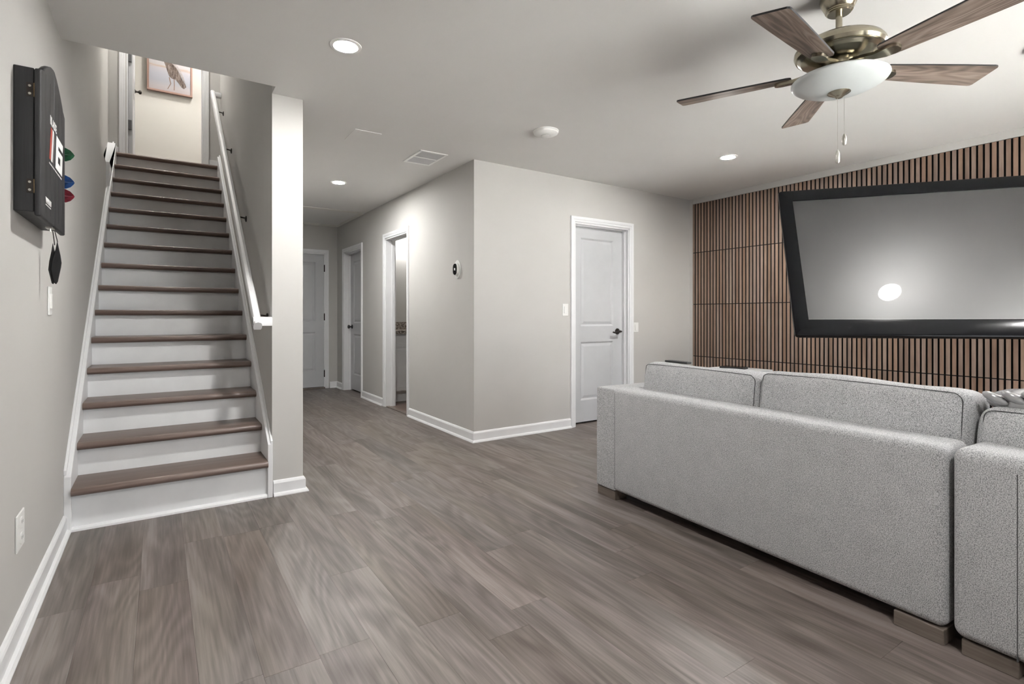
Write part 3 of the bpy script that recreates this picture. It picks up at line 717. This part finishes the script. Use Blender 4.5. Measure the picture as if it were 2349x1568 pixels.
part('back_cover', tv, 'black_satin', lambda bm: prism(bm, rrect(OL + 0.01, OB + 0.01, OR_ - 0.01, OT - 0.01, 0.03), lambda p, q: (p[0], p[1], -0.028) if not q else (0.2 + (p[0] - 0.2) * 0.93, p[1] * 0.9, -0.052)))
mt = thing('wall_mount', 'black folding wall arm holding the television', 'tv mount', (XR - 0.03, 1.45, 1.5))
mp0 = Vector((XR - 0.03, 1.45, 1.5)); tb = tvc + r2 * 0.22 - nn * 0.075
el = Vector((4.90, 1.20, 1.50))
part('wall_plate', mt, 'black_satin', lambda bm: box(bm, -0.015, -0.06, -0.2, 0.004, 0.06, 0.2), bevel=0.004)
part('arm', mt, 'black_satin', lambda bm: tube(bm, [(-0.012, 0, 0), tuple(el - mp0), tuple(tb - mp0)], 0.022, 8))
part('mount_plate', mt, 'black_satin', lambda bm: prism(bm, [(-0.15, -0.15), (0.15, -0.15), (0.15, 0.15), (-0.15, 0.15)], lambda p, q: tuple(tb + r2 * p[0] + u2 * p[1] + nn * (0.02 if q else 0.004) - mp0)))

# ------------------------------------------------------------------ sofa
TH = math.atan2(-0.105, 1.95)
def cushion(hx, hy, hz, rad, bx=0.25, bz=0.05, n=14, seed=0, sag=0.0):
    """rounded, bulging cushion centred at the origin; x is the thickness"""
    bm = B(); bmesh.ops.create_cube(bm, size=2); bmesh.ops.subdivide_edges(bm, edges=bm.edges, cuts=n, use_grid_fill=True)
    hv = (hx, hy, hz)
    for v in bm.verts:
        q = Vector(v.co); p = Vector((q.x * hx, q.y * hy, q.z * hz))
        r_ = min(rad, min(hv) * 0.98)
        inn = Vector([max(-(h_ - r_), min(h_ - r_, c_)) for c_, h_ in zip(p, hv)]); d = p - inn
        if d.length > 1e-9: p = inn + d.normalized() * r_ if sum(1 for c_ in d if abs(c_) > 1e-9) > 1 else p
        ty, tz = max(0, 1 - (p.y / hy) ** 2), max(0, 1 - (p.z / hz) ** 2)
        p.x *= 1 + bx * (ty ** 0.7) * (tz ** 0.7)
        p.z *= 1 + bz * ty
        p.y *= 1 + 0.02 * tz
        if sag and p.z > 0: p.z -= sag * ty * (0.5 + 0.5 * math.sin(p.y * 9 + seed))
        nz_ = noise.noise(Vector((p.x * 7 + seed, p.y * 5, p.z * 7))) * 0.006
        p += Vector((q.x, q.y * 0.3, q.z)).normalized() * nz_
        v.co = p
    return bm
def seam_path(hx, hy, hz, r_, x, bx=0.0, n=60):
    pts = rrect(-hy, -hz, hy, hz, r_, 8)
    return [(x, p[0], p[1]) for p in pts] + [(x, pts[0][0], pts[0][1])]
def soft_box(name, parent, x0, y0, z0, x1, y1, z1, r, mat='sofa_fabric'):
    o = part(name, parent, mat, lambda bm: box(bm, x0, y0, z0, x1, y1, z1), bevel=r, seg=5)
    for p in o.data.polygons: p.use_smooth = True
    return o
def foot(parent, x0, y0, x1, y1):
    part('foot', parent, 'sofa_leg_wood', lambda bm: box(bm, x0, y0, 0, x1, y1, 0.052), bevel=0.003)
def back_cushion(parent, y0, y1, ztop, seed, x=0.335, hx=0.115, tilt=0.10, zb=0.40):
    hy, hz = (y1 - y0) / 2, (ztop - zb) / 2
    bm = cushion(hx, hy, hz, 0.055, 0.28, 0.03, 18, seed, 0.012)
    o = obj('back_cushion', bm, 'sofa_fabric', parent, smooth=True, sub=1)
    o.location = (x, (y0 + y1) / 2, (ztop + zb) / 2); o.rotation_euler = (0, tilt, 0)
    # stitched seam round the rear panel
    def sp(bm):
        pts = rrect(-hy + 0.018, -hz + 0.02, hy - 0.018, hz - 0.020, 0.03, 6); path = []
        N2 = 12
        for i in range(len(pts)):
            a, b2 = Vector(pts[i]), Vector(pts[(i + 1) % len(pts)])
            m_ = max(1, int((b2 - a).length / 0.03))
            for j in range(m_):
                q = a + (b2 - a) * j / m_
                ty, tz = max(0, 1 - (q.x / hy) ** 2), max(0, 1 - (q.y / hz) ** 2)
                e = min(hy - abs(q.x), hz - abs(q.y)); rad = 0.055
                xx = -(hx - rad + math.sqrt(max(0, rad ** 2 - max(0, rad - e) ** 2))) * (1 + 0.28 * ty ** 0.7 * tz ** 0.7)
                path.append((xx - 0.0012, q.x, q.y * (1 + 0.03 * ty)))
        path.append(path[0]); tube(bm, path, 0.0018, 5)
    part('seam', o, 'seam_thread', sp)
    return o
sofa = thing('sofa', 'grey fabric sofa seen from behind with two loose back cushions', 'sofa', (2.245, 2.42, 0), TH, 'grey sectional sofa units')
soft_box('arm', sofa, -0.0015, -0.1655, 0.055, 0.96, 0.0, 0.656, 0.010)
soft_box('back_panel', sofa, 0.0, -1.772, 0.055, 0.20, -0.110, 0.660, 0.030)
part('base', sofa, 'black_matte', lambda bm: box(bm, 0.06, -1.74, 0.035, 0.92, -0.03, 0.075))
soft_box('seat_base', sofa, 0.19, -1.77, 0.07, 0.95, -0.166, 0.28, 0.02)
for a, b2 in ((-0.965, -0.168), (-1.768, -0.969)):
    soft_box('seat_cushion', sofa, 0.20, a, 0.28, 0.98, b2, 0.46, 0.05)
back_cushion(sofa, -0.930, -0.155, 0.806, 1.3)
back_cushion(sofa, -1.752, -0.935, 0.822, 4.1)
foot(sofa, 0.006, -0.162, 0.10, -0.004); foot(sofa, 0.006, -1.765, 0.10, -1.618); foot(sofa, 0.84, -0.162, 0.93, -0.004); foot(sofa, 0.84, -1.765, 0.93, -1.618)
part('seam', sofa, 'seam_thread', lambda bm: box(bm, -0.0008, -0.1672, 0.07, 0.006, -0.1656, 0.635))
sofa2 = thing('sofa_section', 'grey fabric sofa unit at the picture edge with a silver pillow on top', 'sofa', (2.245, 2.42, 0), TH, 'grey sectional sofa units')
soft_box('back_panel', sofa2, -0.012, -2.90, 0.055, 0.20, -1.790, 0.668, 0.034)
part('base', sofa2, 'black_matte', lambda bm: box(bm, 0.06, -2.86, 0.035, 0.92, -1.82, 0.075))
soft_box('seat_base', sofa2, 0.19, -2.90, 0.07, 0.95, -1.795, 0.28, 0.02)
soft_box('seat_cushion', sofa2, 0.20, -2.74, 0.28, 0.98, -1.796, 0.46, 0.05)
soft_box('arm', sofa2, 0.19, -2.90, 0.07, 0.96, -2.745, 0.60, 0.022)
back_cushion(sofa2, -2.62, -1.775, 0.775, 7.7, x=0.335)
foot(sofa2, 0.006, -1.952, 0.10, -1.812); foot(sofa2, 0.006, -2.89, 0.10, -2.75); foot(sofa2, 0.84, -1.952, 0.93, -1.812); foot(sofa2, 0.84, -2.89, 0.93, -2.75)
part('seam', sofa2, 'seam_thread', lambda bm: box(bm, -0.0125, -1.954, 0.06, 0.0, -1.9515, 0.62))
# silver throw pillow resting on the last cushion
pil = thing('throw_pillow', 'silver satin throw pillow with twisted braid lying on the sofa cushion', 'pillow', (2.52, 0.455, 0.745), 0.0)
bm = B(); bmesh.ops.create_uvsphere(bm, u_segments=48, v_segments=24, radius=1)
for v in bm.verts:
    q = v.co.copy(); f = 1 + 0.05 * math.sin(q.y * 14 + q.x * 6) * math.cos(q.z * 4)
    v.co = Vector((q.x * 0.12 * f, q.y * 0.185, 0.045 + q.z * 0.055 * f))
obj('cover', bm, 'satin_silver', pil, smooth=True)
for i in range(7):
    yy = 0.135 - i * 0.05; bm = B()
    bmesh.ops.create_uvsphere(bm, u_segments=20, v_segments=12, radius=1)
    for v in bm.verts:
        q = v.co.copy(); v.co = Vector((q.x * 0.020, q.y * 0.040, q.z * 0.016))
    o = obj('braid_loop', bm, 'satin_silver', pil, smooth=True)
    o.location = (-0.105, yy, 0.030 + 0.055 * math.sqrt(max(0, 1 - ((yy - 0.0) / 0.21) ** 2)) * 0.75); o.rotation_euler = (0.5, 0.2, 0.5)
# black remote on the far cushion
rm = thing('remote_control', 'slim black remote lying on top of the sofa cushion by the door', 'remote', (2.575, 2.07, 0.811), TH)
part('body', rm, 'black_satin', lambda bm: box(bm, -0.022, -0.085, 0, 0.022, 0.085, 0.012), bevel=0.005)
part('keypad', rm, 'hinge_grey', lambda bm: [box(bm, -0.014 + i * 0.011, -0.06 + j * 0.016, 0.0115, -0.006 + i * 0.011, -0.05 + j * 0.016, 0.0135) for i in range(3) for j in range(8)])
# side table behind the sofa
st = thing('side_table', 'small side table with pale grey top behind the sofa', 'table', (4.66, 3.02, 0))
part('top', st, 'tabletop_grey', lambda bm: box(bm, -0.17, -0.24, 0.555, 0.17, 0.24, 0.58), bevel=0.003)
for a in (-0.15, 0.15):
    for b2 in (-0.22, 0.22):
        part('leg', st, 'black_satin', lambda bm: box(bm, a - 0.012, b2 - 0.012, 0, a + 0.012, b2 + 0.012, 0.556))
part('shelf', st, 'black_satin', lambda bm: box(bm, -0.15, -0.22, 0.16, 0.15, 0.22, 0.18))
tb_ = thing('tablet', 'thin black tablet lying on the small side table', 'tablet', (4.60, 3.04, 0.581), 0.2)
part('body', tb_, 'black_satin', lambda bm: box(bm, -0.07, -0.11, 0, 0.07, 0.11, 0.022), bevel=0.004)
part('screen', tb_, 'black_gloss', lambda bm: box(bm, -0.062, -0.10, 0.0215, 0.062, 0.10, 0.0232))

# ------------------------------------------------------------------ wall fittings
def plate_switch(name, label, cat, loc, axis, rocker=True, hh=0.059, hw=0.036, outlet=False):
    t = thing(name, label, cat, loc)
    def m(n_, s_, z_): return (n_, s_, z_) if axis == 'x' else ((-n_, s_, z_) if axis == '-x' else (s_, -n_, z_))
    def pb(bm, a, b2, c2, d, e, f_):
        p, q = m(a, b2, c2), m(d, e, f_)
        box(bm, *[min(p[i], q[i]) for i in range(3)], *[max(p[i], q[i]) for i in range(3)])
    part('plate', t, 'plastic_white', lambda bm: pb(bm, 0, -hw, -hh, 0.006, hw, hh), bevel=0.003)
    if outlet:
        for z in (-0.027, 0.027):
            def rc(bm): prism(bm, rrect(-0.017, z - 0.019, 0.017, z + 0.019, 0.012, 5), lambda p, q: m(0.0095 if q else 0.004, p[0], p[1]))
            oo = part('socket', t, 'plastic_white', rc)
            for s_ in (-0.007, 0.007):
                part('slot', oo, 'groove_dark', lambda bm: pb(bm, 0.009, s_ - 0.001, z - 0.002, 0.0099, s_ + 0.001, z + 0.008))
    else:
        part('rocker', t, 'plastic_white', lambda bm: pb(bm, 0.004, -0.016, -0.033, 0.0105, 0.016, 0.033), bevel=0.002)
    return t
plate_switch('light_switch', 'white rocker switch to the left of the panelled door', 'switch', (3.268, YF, 1.148), '-y')
plate_switch('light_switch', 'white rocker switch half hidden by the door casing near the slat wall', 'switch', (4.245, YF, 0.967), '-y', hh=0.052)
plate_switch('light_switch', 'white light switch below the dart cabinet pouch', 'switch', (XL, 3.025, 1.157), 'x', hh=0.062)
plate_switch('wall_outlet', 'white double outlet low on the wall under the dart cabinet', 'outlet', (XL, 2.435, 0.360), 'x', outlet=True, hh=0.062, hw=0.058)
th = thing('thermostat', 'oval white thermostat with black display on the hallway wall', 'thermostat', (XH, 4.262, 1.513))
def ell(bm, ry, rz, x0, x1, yo=0, zo=0, p=2.6):
    pts = []
    for i in range(40):
        a = 2 * PI * i / 40; ca, sa = math.cos(a), math.sin(a)
        pts.append((yo + ry * math.copysign(abs(ca) ** (2 / p), ca), zo + rz * math.copysign(abs(sa) ** (2 / p), sa)))
    prism(bm, pts, lambda q, s_: (x1 if s_ else x0, q[0], q[1]))
part('wall_plate', th, 'plastic_white', lambda bm: ell(bm, 0.062, 0.084, 0, -0.006, p=2.0), bevel=0.002)
part('body', th, 'plastic_white', lambda bm: ell(bm, 0.043, 0.056, -0.005, -0.030), bevel=0.005)
part('display', th, 'black_gloss', lambda bm: ell(bm, 0.038, 0.051, -0.029, -0.0315), bevel=0.001)
me = text_mesh('72', 0.026, lambda u, v, d: (-0.032 - d, 0.015 - u, v - 0.009), bold=0.0003)
link('lettering', me, 'screen_digit', th)

# ------------------------------------------------------------------ dart cabinet
DY0, DY1, DZ0, DZ1 = 2.350, 2.850, 1.440, 1.920
dc = thing('dart_cabinet', 'black wooden dartboard cabinet with closed doors hung on the wall', 'cabinet', (XL, 2.60, 1.44))
dl = Vector((XL, 2.60, 1.44))
def P3(x_, y_, z_): return (x_ - dl.x, y_ - dl.y, z_ - dl.z)
def bodyf(bm):
    prism(bm, [(DY0, DZ0), (DY1, DZ0), (DY1, DZ1), (DY0, DZ1)], lambda p, q: P3(XL + (0.052 if q else 0.0), p[0], p[1]))
part('body', dc, 'black_wood', bodyf, bevel=0.003)
topc = [(2.335, 1.915), (2.372, 1.928), (2.385, 1.930), (2.40, 1.941), (2.44, 1.962), (2.488, 1.983), (2.545, 2.003), (2.60, 2.013)]
topr = [(5.2 - a, b2) for a, b2 in reversed(topc)]
XF0, XF1 = XL + 0.054, XL + 0.072
for pts in ([(2.335, 1.425)] + [(2.599, 1.425)] + [(2.599, 2.013)] + topc[::-1][1:], [(2.601, 1.425), (2.865, 1.425)] + topr[::-1][:-1] + [(2.601, 2.013)]):
    dr = part('door', dc, 'black_wood', lambda bm: prism(bm, pts, lambda p, q: P3(XF1 if q else XF0, p[0], p[1])), bevel=0.006, seg=3)
    for yy in (2.42, 2.51) if pts[0][0] < 2.5 else (2.69, 2.78):
        part('groove', dr, 'groove_dark', lambda bm: box(bm, *P3(XF1 - 0.001, yy - 0.0012, 1.45), *P3(XF1 + 0.0003, yy + 0.0012, 1.93)))
for z in (1.845, 1.525):
    hg = part('hinge', dc, 'bronze_dark', lambda bm: box(bm, *P3(XL + 0.033, DY0 - 0.002, z - 0.023), *P3(XL + 0.051, DY0 + 0.001, z + 0.023)))
    part('hinge_barrel', hg, 'brass_aged', lambda bm: lathe(bm, [(0.0035, z - 0.023 - dl.z), (0.0035, z + 0.023 - dl.z)], 10, (0.054, DY0 - 0.003 - dl.y, 0)))
    for zz in (z - 0.013, z + 0.013):
        part('screw', hg, 'steel', lambda bm: lathe(bm, [(0.0045, -0.0045), (0.0035, -0.0055)], 10, P3(XL + 0.041, DY0 + 0.002, zz), 'y'))
part('latch', dc, 'steel', lambda bm: (box(bm, *P3(XL + 0.045, 2.60, 1.421), *P3(XL + 0.066, 2.66, 1.427)), tube(bm, [P3(XL + 0.056, 2.63, 1.424), P3(XL + 0.056, 2.632, 1.412)], 0.003, 8)))
def FT(u, v, d, y0=0, z0=0): return P3(XF1 + 0.0006 + d, y0 + u, z0 + v)
link('lettering', text_mesh('BLADE', 0.042, lambda u, v, d: FT(u, v, d, 2.505, 1.787), bold=0.0012, sx=1.12), 'print_white', dc)
def bar(y0, wd, mat):
    part('stripe_print', dc, mat, lambda bm: prism(bm, [(y0 - 0.035, 1.655), (y0 - 0.035 + wd, 1.655), (y0 + wd, 1.777), (y0, 1.777)], lambda p, q: P3(XF1 + (0.0011 if q else 0.0002), p[0], p[1])))
bar(2.520, 0.030, 'print_red'); bar(2.557, 0.026, 'print_white'); bar(2.590, 0.020, 'print_grey')
def six(bm):
    for a, b2, c2, d in ((0.0, 0.0, 0.050, 0.128), (0.050, 0.098, 0.158, 0.128), (0.050, 0.058, 0.158, 0.082), (0.050, 0.0, 0.158, 0.030), (0.108, 0.030, 0.158, 0.058)):
        prism(bm, [(a, b2), (c2, b2), (c2, d), (a, d)], lambda p, q: P3(XF1 + (0.0011 if q else 0.0002), 2.628 + p[0] + 0.18 * p[1] - 0.01, 1.653 + p[1]))
part('numeral_print', dc, 'print_white', six)
part('tagline_print', dc, 'print_white', lambda bm: [box(bm, *P3(XF1, 2.487 + i * 0.0068, 1.638), *P3(XF1 + 0.0006, 2.487 + i * 0.0068 + 0.0045, 1.643)) for i in range(42) if i % 9 != 8])
link('lettering', text_mesh('WINMAU', 0.026, lambda u, v, d: FT(u, v, d, 2.415, 1.487), bold=0.0012, sx=1.0), 'print_white', dc)
part('logo_line', dc, 'print_white', lambda bm: box(bm, *P3(XF1, 2.415, 1.478), *P3(XF1 + 0.0006, 2.52, 1.481)))
for z, m_, lab in ((1.770, 'flight_green', 'dart with green flight held beside the dart cabinet'), (1.655, 'flight_blue', 'dart with blue flight held beside the dart cabinet'), (1.597, 'flight_red', 'dart with dark red flight held beside the dart cabinet')):
    t = thing('dart', lab, 'dart', (XL + 0.001, 2.888, z), group='darts stored in the cabinet side')
    part('barrel', t, 'steel', lambda bm: lathe(bm, [(0.001, 0.0), (0.0032, 0.006), (0.0032, 0.030), (0.0022, 0.034)], 10, axis='x'))
    part('shaft', t, 'black_satin', lambda bm: lathe(bm, [(0.0018, 0.032), (0.0018, 0.090)], 8, axis='x'))
    for a in (0.25, 0.25 + PI / 2, 0.25 + PI, 0.25 + 1.5 * PI):
        def fin(bm):
            pts = [(0.0, 0.050), (0.012, 0.055), (0.026, 0.064), (0.028, 0.070), (0.020, 0.086), (0.008, 0.096), (0.0, 0.100)]
            prism(bm, pts, lambda p, q: (p[1], p[0] * math.cos(a) - (0.0005 if q else -0.0005) * math.sin(a), p[0] * math.sin(a) + (0.0005 if q else -0.0005) * math.cos(a)))
        part('flight', t, m_, fin)
po_ = thing('dart_pouch', 'black leather dart pouch hanging on a cord under the cabinet', 'pouch', (-0.350, 2.80, 1.22))
def leafp(bm, x0, w2, h_, y_, tilt):
    pts = [(0, h_), (0.30, 0.86 * h_), (0.75, 0.66 * h_), (1.0, 0.50 * h_), (0.93, 0.40 * h_), (0.42, 0.06 * h_), (0.1, 0.0), (-0.25, 0.03 * h_), (-1.0, 0.35 * h_), (-0.8, 0.55 * h_), (-0.3, 0.80 * h_)]
    prism(bm, pts, lambda p, q: (x0 + p[0] * w2 + tilt * p[1], y_ + (0.007 if q else 0), p[1]))
part('flap', po_, 'black_matte', lambda bm: leafp(bm, 0.000, 0.016, 0.176, 0.0, 0.03), bevel=0.002)
part('body', po_, 'black_matte', lambda bm: leafp(bm, -0.010, 0.014, 0.168, 0.010, 0.0), bevel=0.002)
part('cord', po_, 'bronze_dark', lambda bm: (tube(bm, [(0.006, 0.004, 0.172), (0.006, -0.06, 0.205), (0.004, -0.15, 0.213)], 0.0016, 6), tube(bm, [(-0.004, 0.012, 0.160), (0.001, -0.07, 0.203), (0.004, -0.16, 0.214)], 0.0016, 6)))

# ------------------------------------------------------------------ bird picture upstairs
pic = thing('framed_picture', 'rose framed picture of a wading bird on the upstairs wall', 'picture', (0.111, 8.0, 3.907))
PWd, PHt = 0.484, 0.62
def pf(bm):
    e = 0.022
    for a, b2, c2, d in ((-PWd / 2, 0, PWd / 2, e), (-PWd / 2, PHt - e, PWd / 2, PHt), (-PWd / 2, e, -PWd / 2 + e, PHt - e), (PWd / 2 - e, e, PWd / 2, PHt - e)):
        box(bm, a, -0.04, b2, c2, -0.002, d)
part('frame', pic, 'rose_frame', pf, bevel=0.002)
part('canvas', pic, 'beach_print', lambda bm: box(bm, -PWd / 2 + 0.024, -0.034, 0.024, PWd / 2 - 0.024, -0.004, PHt - 0.024))
def prt(name, mat, pts, y_=0):
    part(name, pic, mat, lambda bm: prism(bm, pts, lambda p, q: (p[0], -0.0342 - (0.0012 if q else 0) - y_, p[1])))
prt('bird_leg', 'beak_leg', [(-0.030, 0.050), (-0.022, 0.050), (0.006, 0.110), (0.012, 0.125), (-0.004, 0.205), (-0.014, 0.200), (0.002, 0.124), (-0.004, 0.108)])
prt('bird_leg', 'beak_leg', [(0.040, 0.047), (0.048, 0.047), (0.050, 0.110), (0.048, 0.205), (0.038, 0.205), (0.041, 0.110)])
prt('bird_body', 'feather_print', [(-0.062, 0.46), (-0.070, 0.40), (-0.050, 0.345), (-0.030, 0.275), (-0.010, 0.215), (0.020, 0.190), (0.055, 0.188), (0.090, 0.150), (0.120, 0.105), (0.150, 0.088), (0.160, 0.100), (0.175, 0.118), (0.165, 0.150), (0.130, 0.205), (0.100, 0.270), (0.060, 0.340), (0.020, 0.385), (-0.005, 0.42), (-0.015, 0.47), (-0.03, 0.52), (-0.06, 0.52)], 0.0005)
prt('bird_wing', 'feather_pale', [(0.000, 0.395), (0.055, 0.355), (0.105, 0.275), (0.140, 0.205), (0.168, 0.150), (0.160, 0.180), (0.140, 0.250), (0.105, 0.330), (0.06, 0.385), (0.02, 0.405)], 0.001)

# upstairs lamps
recessed(0.05, 6.25, 'recessed ceiling light above the stair landing', ZC - 0.001, 0.07, 'upper_lens')
recessed(0.75, 7.35, 'recessed ceiling light in the upstairs hall', ZC - 0.001, 0.07, 'upper_lens')

# ------------------------------------------------------------------ bathroom vanity glimpsed through the doorway
va = thing('vanity_cabinet', 'white shaker vanity cabinet seen through the bathroom doorway', 'cabinet', (2.40, 6.30, 0))
part('body', va, 'cabinet_white', lambda bm: (box(bm, 0, 0.02, 0.13, 1.1, 0.55, 0.858), box(bm, 0.0, 0.075, 0, 1.1, 0.55, 0.13)))
def shaker(name, x0, z0, x1, z1, e):
    o = part(name, va, 'cabinet_white', lambda bm: (box(bm, x0, 0, z0, x0 + e, 0.02, z1), box(bm, x1 - e, 0, z0, x1, 0.02, z1), box(bm, x0 + e, 0, z0, x1 - e, 0.02, z0 + e), box(bm, x0 + e, 0, z1 - e, x1 - e, 0.02, z1)))
    part('panel', o, 'cabinet_white', lambda bm: box(bm, x0 + e, 0.009, z0 + e, x1 - e, 0.02, z1 - e))
for a in (0.02, 0.37, 0.72):
    shaker('drawer', a, 0.70, a + 0.34, 0.835, 0.035); shaker('door', a, 0.145, a + 0.34, 0.672, 0.058)
ct = thing('vanity_countertop', 'speckled granite countertop with backsplash on the bathroom vanity', 'countertop', (2.39, 6.30, 0.86))
part('slab', ct, 'granite', lambda bm: box(bm, 0, -0.03, 0, 1.13, 0.565, 0.045), bevel=0.004)
part('backsplash', ct, 'granite', lambda bm: box(bm, 0, 0.545, 0.045, 1.13, 0.567, 0.145), bevel=0.002)
vl_ = thing('vanity_light', 'glowing white bath bar light high above the bathroom vanity', 'wall light', (2.95, 6.87, 2.03))
part('back_plate', vl_, 'steel', lambda bm: box(bm, -0.40, -0.03, 0.05, 0.40, 0, 0.14), bevel=0.004)
part('shade', vl_, 'vanity_lens', lambda bm: box(bm, -0.44, -0.14, 0, 0.44, -0.03, 0.18), bevel=0.02, seg=4)
